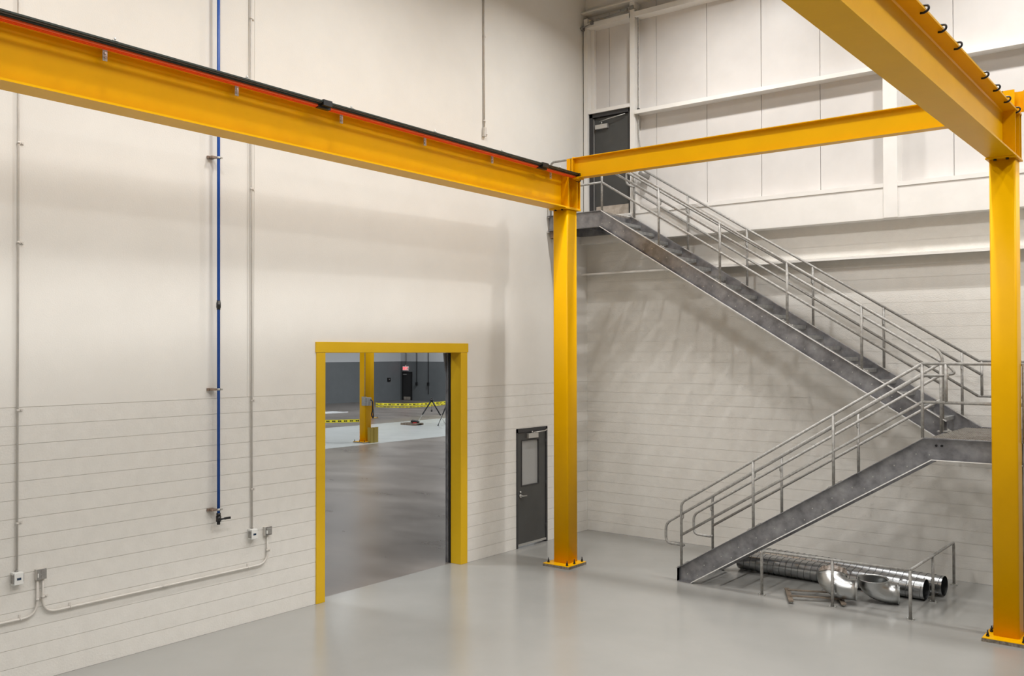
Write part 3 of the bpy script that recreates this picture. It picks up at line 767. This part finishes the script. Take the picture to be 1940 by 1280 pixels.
# dolly
dl = thing('dolly', 'low brown wooden dolly frame with casters half under the left elbow', 'dolly', (5.6, -2.6, 0))
def plank(p0, p1, wd, z0, z1, par=dl, nm='rail', m=WOOD):
    p0, p1 = Vector((*p0, 0)), Vector((*p1, 0)); d = (p1-p0).normalized(); n = Vector((-d.y, d.x, 0))*wd/2
    pts = [(p0-n)[:2], (p1-n)[:2], (p1+n)[:2], (p0+n)[:2]]
    return obj(nm, MB().prism(pts, 'z', z0, z1), m, par, None, 0.003)
A, B2, C2, D2 = Vector((5.13, -2.30)), Vector((5.46, -2.98)), Vector((6.12, -2.68)), Vector((5.80, -2.02))
plank(A, B2, 0.07, 0.032, 0.056); plank(D2, C2, 0.07, 0.032, 0.056)
plank(A.lerp(B2, 0.22), D2.lerp(C2, 0.22), 0.06, 0.056, 0.072, nm='slat'); plank(A.lerp(B2, 0.68), D2.lerp(C2, 0.68), 0.06, 0.056, 0.072, nm='slat')
for p in (A.lerp(B2, .08), B2.lerp(A, .06), C2.lerp(D2, .06), D2.lerp(C2, .08)):
    d = Vector((0.012, 0.006))
    obj('caster', MB().cyl((p.x-0.012, p.y, 0.014), (p.x+0.012, p.y, 0.014), 0.014, 12).box(p.x-0.018, p.y-0.015, 0.014, p.x-0.014, p.y+0.015, 0.032).box(p.x+0.014, p.y-0.015, 0.014, p.x+0.018, p.y+0.015, 0.032).box(p.x-0.02, p.y-0.02, 0.028, p.x+0.02, p.y+0.02, 0.033), BOLTG, dl)

# ================================================================== WALL SERVICES
def clamp(x, y, z, r, par, m=COND, dy=0.045):
    return obj('clamp', MB().box(0.0, y, z-0.012, 0.008, y+dy+0.02, z+0.012).cyl((x, y, z-0.012), (x, y, z+0.012), r*1.35, 10).cyl((0.005, y+dy, z), (0.02, y+dy, z), 0.008, 6), m, par)
def vconduit(y, z0, z1, zs, label, lean=0.0, m=COND, r=0.0115):
    t = thing('wall_conduit', label, 'conduit', (0, y, z0))
    obj('conduit_tube', MB().tube([(0.026, y, z0), (0.026, y-lean, z1)], r, 10), m, t)
    for z in zs: clamp(0.026, y-lean*(z-z0)/(z1-z0), z, r, t, m)
    return t
vconduit(-11.40, 1.27, 11.5, (7.315, 5.965, 4.864, 3.018, 1.782, 9.2), 'thin white conduit dropping to the white box at the far left', 0.03)
vconduit(-8.315, 1.27, 11.5, (8.208, 5.878, 3.0, 1.798, 9.8), 'white conduit down the wall joint right of the blue pipe', 0.06)
t = vconduit(-3.37, 7.62, 11.5, (7.78, 9.3), 'short white conduit high on the left wall, ending in a small fitting', 0.0, COND, 0.016)
obj('end_fitting', MB().box(0.005, -3.40, 7.50, 0.06, -3.33, 7.66).cyl((0.06, -3.36, 7.54), (0.07, -3.33, 7.53), 0.012), COND, t, None, 0.004)
# blue air line
bp = thing('air_pipe', 'blue compressed air pipe running down the left wall to a black valve', 'pipe', (0.09, -8.885, 1.46))
obj('pipe_tube', MB().tube([(0.09, -8.885, 1.56), (0.09, -8.93, 11.5)], 0.0205, 12), BLUE, bp)
for z in (9.0, 6.20, 3.17, 1.605):
    y = -8.885-0.045*(z-1.5)/10
    obj('pipe_clamp', MB().box(0.001, y-0.12, z-0.018, 0.03, y-0.03, z+0.018).box(0.03, y-0.10, z-0.014, 0.09, y-0.02, z+0.014), BRASS, bp, 'brown wall clamp', 0.002)
    obj('pipe_ring', MB().cyl((0.09, y, z-0.014), (0.09, y, z+0.014), 0.027, 12).box(0.10, y+0.018, z-0.01, 0.12, y+0.045, z+0.01), BOLTG, bp)
obj('coupling', MB().cyl((0.09, -8.897, 4.235), (0.09, -8.897, 4.305), 0.029, 12).cyl((0.09, -8.897, 4.21), (0.09, -8.897, 4.33), 0.024, 12), BLACK, bp, 'black coupling')
vl = obj('valve', MB().cyl((0.09, -8.885, 1.52), (0.09, -8.885, 1.56), 0.028, 8).cyl((0.09, -8.885, 1.45), (0.09, -8.885, 1.52), 0.033, 12).cyl((0.09, -8.885, 1.41), (0.09, -8.885, 1.45), 0.022, 8).cyl((0.09, -8.885, 1.485), (0.15, -8.885, 1.485), 0.014, 8), BLACK, bp, 'black ball valve')
obj('valve_handle', MB().box(0.135, -8.89, 1.475, 0.147, -8.74, 1.495).box(0.132, -8.83, 1.472, 0.15, -8.74, 1.50), BLACK, vl)
# white boxes with little windows
def wbox(y, z, label):
    t = thing('switch_box', label, 'electrical box', (0, y, z-0.09), 'white switch boxes')
    bx = obj('back_box', MB().box(0, y-0.055, z-0.07, 0.06, y+0.055, z+0.07), BOXW, t, None, 0.006)
    obj('cover', MB().box(0.06, y-0.05, z-0.065, 0.09, y+0.05, z+0.065), BOXW, t, None, 0.006)
    obj('display_window', MB().box(0.09, y-0.022, z-0.012, 0.0925, y+0.022, z+0.012), LCD, t, 'small blue black window')
    obj('side_lever', MB().box(0.03, y+0.055, z-0.04, 0.07, y+0.062, z+0.045).box(0.03, y-0.062, z-0.045, 0.085, y-0.055, z+0.045), BOXG, t, 'grey side levers')
    obj('conduit_nut', MB().cyl((0.026, y, z+0.07), (0.026, y, z+0.085), 0.018, 8), BOXG, t)
wbox(-11.405, 1.185, 'small white box with a blue window at the foot of the far left conduit')
wbox(-8.315, 1.195, 'small white box with a dark window left of the yellow frame')
def outlet(y, z, label, two):
    t = thing('outlet_box', label, 'outlet', (0, y, z-0.06), 'grey outlet boxes')
    obj('back_box', MB().box(0, y-0.055, z-0.06, 0.05, y+0.04, z+0.06), COND, t, None, 0.004)
    obj('face_plate', MB().box(0.05, y-0.05, z-0.055, 0.058, y+0.055, z+0.06), BOXG, t, None, 0.002)
    if two:
        for dz in (-0.025, 0.028):
            obj('socket', MB().cyl((0.058, y+0.01, z+dz), (0.063, y+0.01, z+dz), 0.019, 14).box(0.063, y+0.003, z+dz-0.006, 0.0635, y+0.006, z+dz+0.008).box(0.063, y+0.014, z+dz-0.006, 0.0635, y+0.017, z+dz+0.008), BOXG, t, 'round socket')
    else:
        obj('socket_cover', MB().box(0.058, y-0.04, z-0.04, 0.075, y+0.04, z+0.045), BOXG, t, None, 0.006)
    obj('sticker', MB().box(0.058, y-0.045, z-0.03, 0.0785 if not two else 0.0595, y-0.033, z+0.015), BOXW, t, 'small white sticker')
outlet(-11.145, 1.182, 'grey outlet box with two round sockets above the conduit bend', True)
outlet(-8.06, 1.196, 'grey outlet box left of the yellow opening frame', False)
lc = thing('wall_conduit', 'long low white conduit bending between the two grey outlet boxes', 'conduit', (0, -9.6, 0.74))
obj('conduit_tube', MB().tube(bend([(0.026, -11.118, 1.13), (0.026, -11.118, 0.74), (0.026, -8.06, 0.752), (0.026, -8.06, 1.14)], 0.16, 8), 0.0135, 10), COND, lc)
for y, z, v in ((-11.118, 0.925, 1), (-8.06, 0.93, 1), (-10.80, 0.742, 0), (-8.37, 0.75, 0)):
    if v: clamp(0.026, y, z, 0.0135, lc)
    else: obj('clamp', MB().box(0, y-0.01, z-0.012, 0.008, y+0.01, z+0.05).cyl((0.026, y-0.01, z), (0.026, y+0.01, z), 0.018, 10), COND, lc)
obj('coupling', MB().cyl((0.026, -9.65, 0.746), (0.026, -9.55, 0.746), 0.0165, 10), COND, lc)
lc2 = thing('wall_conduit', 'white conduit curving from the two socket box off the left edge', 'conduit', (0, -11.5, 0.73))
obj('conduit_tube', MB().tube(bend([(0.026, -11.178, 1.13), (0.026, -11.178, 0.728), (0.026, -14.5, 0.725)], 0.16, 8), 0.0135, 10), COND, lc2)
clamp(0.026, -11.178, 0.905, 0.0135, lc2)
obj('clamp', MB().box(0, -11.37, 0.72, 0.008, -11.35, 0.775).cyl((0.026, -11.37, 0.728), (0.026, -11.35, 0.728), 0.018, 10), COND, lc2)
# conduit beside the upper door with a round fixture
uc = thing('wall_conduit', 'grey conduit beside the upper door bending to a round fitting', 'conduit', (1.28, -0.06, 7.2))
obj('conduit_tube', MB().tube(bend([(1.16, -0.19, 10.50), (1.285, -0.12, 10.42), (1.285, -0.10, 9.9), (1.285, -0.10, 7.9), (1.36, -0.10, 7.45), (1.40, -0.10, 7.2)], 0.12, 6), 0.014, 10), GALVT, uc)
obj('coupling', MB().cyl((1.285, -0.10, 8.42), (1.285, -0.10, 8.47), 0.03, 10), BOLT, uc)
obj('round_fitting', MB().tube([(1.40, -0.22, 7.14), (1.40, -0.18, 7.14), (1.40, -0.12, 7.14), (1.40, -0.04, 7.14), (1.40, 0.03, 7.14)], 0.1, 16, [0.04, 0.085, 0.10, 0.085, 0.06]), BOXG, uc, 'round grey fitting')
# loose rod and bracket clutter at the head of the corner post
cl = thing('junction_rod', 'thin rod and small bracket beside the top of the corner post', 'rod', (0.2, -0.2, 10.2))
obj('rod', MB().cyl((-0.0+0.01, -0.24, 10.29), (0.30, -0.22, 10.36), 0.012, 8), GALVT, cl)
obj('rod_bracket', MB().box(0.03, -0.25, 10.25, 0.07, -0.17, 10.33).box(0.24, -0.24, 10.33, 0.30, -0.19, 10.40), GALV, cl)
cl = thing('junction_box', 'small grey cable box on top of the post right of the upper door', 'electrical box', (1.1, -0.2, 10.4))
obj('box_body', MB().box(0.95, -0.24, 10.42, 1.10, -0.19, 10.48).box(1.13, -0.20, 10.45, 1.22, -0.16, 10.52), BOXG, cl, None, 0.004)
obj('cable', MB().tube(bend([(0.36, -0.215, 10.42), (0.6, -0.23, 10.40), (0.95, -0.22, 10.43)], 0.1), 0.008, 6), BOXG, cl)

# ================================================================== FAR BAY (through the opening)
ca = runway_column(-17.45, 10.17, 'yellow column in the far bay carrying the grey switch box', name='far_column', ztop=8.0, h=0.17, plate=0.33, off=(0, -0.03))
cb_ = runway_column(-27.30, 19.75, 'further yellow column in the far bay, half hidden by the nearer one', name='far_column', ztop=8.0, h=0.17, plate=0.33, off=(0, 0))
yb = thing('switch_box', 'grey switch box with hanging cable on the near yellow column of the far bay', 'electrical box', (-17.2, 9.95, 1.5))
obj('box_body', MB().box(-17.42, 9.93, 1.50, -17.18, 10.0, 1.86).box(-17.28, 9.96, 1.50, -17.10, 10.18, 1.83), BOXG, yb, None, 0.01)
obj('conduit_tube', MB().cyl((-17.27, 9.975, 1.83), (-17.27, 9.975, 7.9), 0.014, 8), BOXG, yb)
obj('hanging_cable', MB().tube(bend([(-17.08, 10.12, 1.74), (-16.98, 10.13, 1.68), (-16.98, 10.13, 1.3), (-17.04, 10.12, 1.15), (-17.02, 10.16, 1.02), (-16.94, 10.14, 1.02), (-16.94, 10.14, 1.35)], 0.06, 5), 0.028, 8), BLACK, yb, 'black hanging cable')
gp = thing('column_guard', 'olive yellow angle guard beside the near column of the far bay', 'guard', (-17.1, 10.4, 0))
obj('guard_plate', MB().box(-17.22, 10.08, 0, -17.05, 10.10, 0.62).box(-17.06, 10.08, 0, -17.04, 10.50, 0.62).box(-17.07, 10.26, 0, -17.02, 10.28, 0.62), OLIVE, gp)
def tape_strip(name, pts, h, label):
    t = thing(name, label, 'tape', Vector(pts[0])-Vector((0, 0, 0.1)))
    mb = MB(); N = 60; P_ = []
    for i in range(N+1):
        s = i/N*(len(pts)-1); a = min(int(s), len(pts)-2); q = Vector(pts[a]).lerp(Vector(pts[a+1]), s-a)
        q.z -= 0.10*math.sin(math.pi*(s-a)); tw = 0.35*math.sin(i*0.7)
        P_.append((q, Vector((math.sin(tw)*0.5, 0, math.cos(tw)))*h/2))
    vs = []
    for q, n in P_: vs += [q-n, q+n, q+n+Vector((0.004, 0.004, 0)), q-n+Vector((0.004, 0.004, 0))]
    fs = []
    for i in range(N):
        a = i*4; b = a+4
        fs += [(a, a+1, b+1, b), (a+1, a+2, b+2, b+1), (a+2, a+3, b+3, b+2), (a+3, a, b, b+3)]
    mb.add(vs, fs); obj('tape_band', mb, TAPE, t)
    # repeated black lettering blocks, too far off to read
    bl = MB()
    for i in range(0, N, 3):
        q0, n0 = P_[i]; q1, n1 = P_[min(i+2, N)]
        off = Vector((0.006, -0.008, 0))
        for u0, u1 in ((0.05, 0.40), (0.5, 0.85)):
            a = q0.lerp(q1, u0)+off; b = q0.lerp(q1, u1)+off; n = n0*0.45
            bl.add([a-n, b-n, b+n, a+n, a-n+Vector((0, 0.002, 0)), b-n+Vector((0, 0.002, 0)), b+n+Vector((0, 0.002, 0)), a+n+Vector((0, 0.002, 0))], [(0, 1, 2, 3), (7, 6, 5, 4)])
    o = obj('tape_print', bl, BLACK, t, 'black printed words'); return t
tape_strip('caution_tape', [(-27.05, 19.95, 0.80), (-27.0, 26.5, 0.68)], 0.14, 'yellow caution tape stretched right from the further column')
tape_strip('caution_tape', [(-27.05, 19.96, 0.66), (-27.6, 26.5, 0.50)], 0.07, 'lower thin strand of caution tape below the long one')
tape_strip('caution_tape', [(-17.63, 10.0, 0.88), (-22.5, 8.0, 0.95)], 0.12, 'yellow caution tape leaving the near column to the left')
ps = obj('floor_glare', MB().box(-33.6, 17.0, 0.004, -32.2, 22.6, 0.02).box(-32.25, 17.0, 0.02, -32.2, 22.6, 0.05), GLARE)  # added strip, a floor reflection painted as a flat white shape
tag(ps, 'white strip painted as a reflection on the concrete left of the yellow columns', 'painted reflection')

def tripod(px, py, H, legs, label, head):
    t = thing('tripod', label, 'tripod', (px, py, 0))
    obj('tripod_head', MB().cyl((px, py, H-0.05), (px, py, H+0.03), 0.09, 10).cyl((px, py, H+0.03), (px, py, H+0.09), 0.045, 10), BLACK, t)
    for lx, ly in legs:
        top_ = Vector((px, py, H-0.03)); ft = Vector((lx, ly, 0.02)); md = top_.lerp(ft, 0.62)
        l = obj('leg', MB().cyl(top_, md, 0.035, 8), BLACK, t)
        obj('lower_leg', MB().cyl(md, ft, 0.016, 8).cyl(ft-Vector((0, 0, 0.018)), ft+Vector((0, 0, 0.03)), 0.035, 8), ALU if head == 0 else BLACK, l)
    obj('plumb_weight', MB().cyl((px, py, H-0.5), (px, py, H-0.05), 0.006, 6).cyl((px, py, H-0.62), (px, py, H-0.5), 0.04, 8), BLACK, t)
    if head:
        obj('instrument', MB().cyl((px, py, H+0.09), (px, py, H+0.24), 0.06, 10), RED, t, 'red instrument')
        obj('instrument_top', MB().cyl((px, py, H+0.24), (px, py, H+0.38), 0.075, 10), BOXW, t)
    return t
tripod(-21.45, 18.45, 1.28, [(-22.75, 18.75), (-20.85, 18.85), (-21.6, 19.6)], 'black surveying tripod standing on the pale lane', 0)
tripod(-20.2, 18.45, 1.5, [(-20.88, 18.3), (-19.5, 18.6), (-20.4, 19.3)], 'tripod with a red and white instrument half hidden by the door track', 1)
tl = thing('tool_pile', 'low brown wooden pallet with tools on the pale lane', 'tools', (-22.2, 17.9, 0))
obj('pallet_board', MB().box(-22.75, 17.55, 0.0, -21.75, 17.67, 0.08).box(-22.75, 18.05, 0.0, -21.75, 18.17, 0.08).box(-22.75, 17.55, 0.08, -22.55, 18.17, 0.11).box(-22.35, 17.55, 0.08, -22.15, 18.17, 0.11).box(-21.95, 17.55, 0.08, -21.75, 18.17, 0.11), WOOD, tl)
obj('tool_bag', MB().tube([(-22.3, 17.85, 0.17), (-22.2, 17.86, 0.19), (-21.95, 17.9, 0.19), (-21.8, 17.9, 0.16)], 0.08, 10, [0.04, 0.085, 0.08, 0.04]), BLACK, tl)
obj('red_tool', MB().box(-21.95, 17.6, 0.11, -21.9, 18.0, 0.16), RED, tl)
for x, z0, lab in ((-38.75, 1.35, 'thin conduit right of the far exit door ending in a box'), (-37.55, 0.5, 'longer thin conduit furthest right on the far end wall'), (-39.88, 2.7, 'thin conduit dropping to the exit sign')):
    t = thing('wall_conduit', lab, 'conduit', (x, 35.46, z0))
    obj('conduit_tube', MB().cyl((x, 35.465, z0), (x, 35.465, 9.9), 0.022, 8), BLACK if z0 < 2 else BOXG, t)
    if z0 < 2: obj('conduit_box', MB().box(x-0.07, 35.38, 1.15, x+0.07, 35.49, 1.38), BLACK, t)
t = thing('control_box', 'small dark control box on the far grey wall left of the exit door', 'box', (-40.45, 34.2, 1.5))
obj('box_body', MB().box(-40.495, 34.05, 1.45, -40.42, 34.35, 1.72), BLACK, t)
obj('box_button', MB().box(-40.42, 34.15, 1.55, -40.40, 34.25, 1.65), BOXG, t)
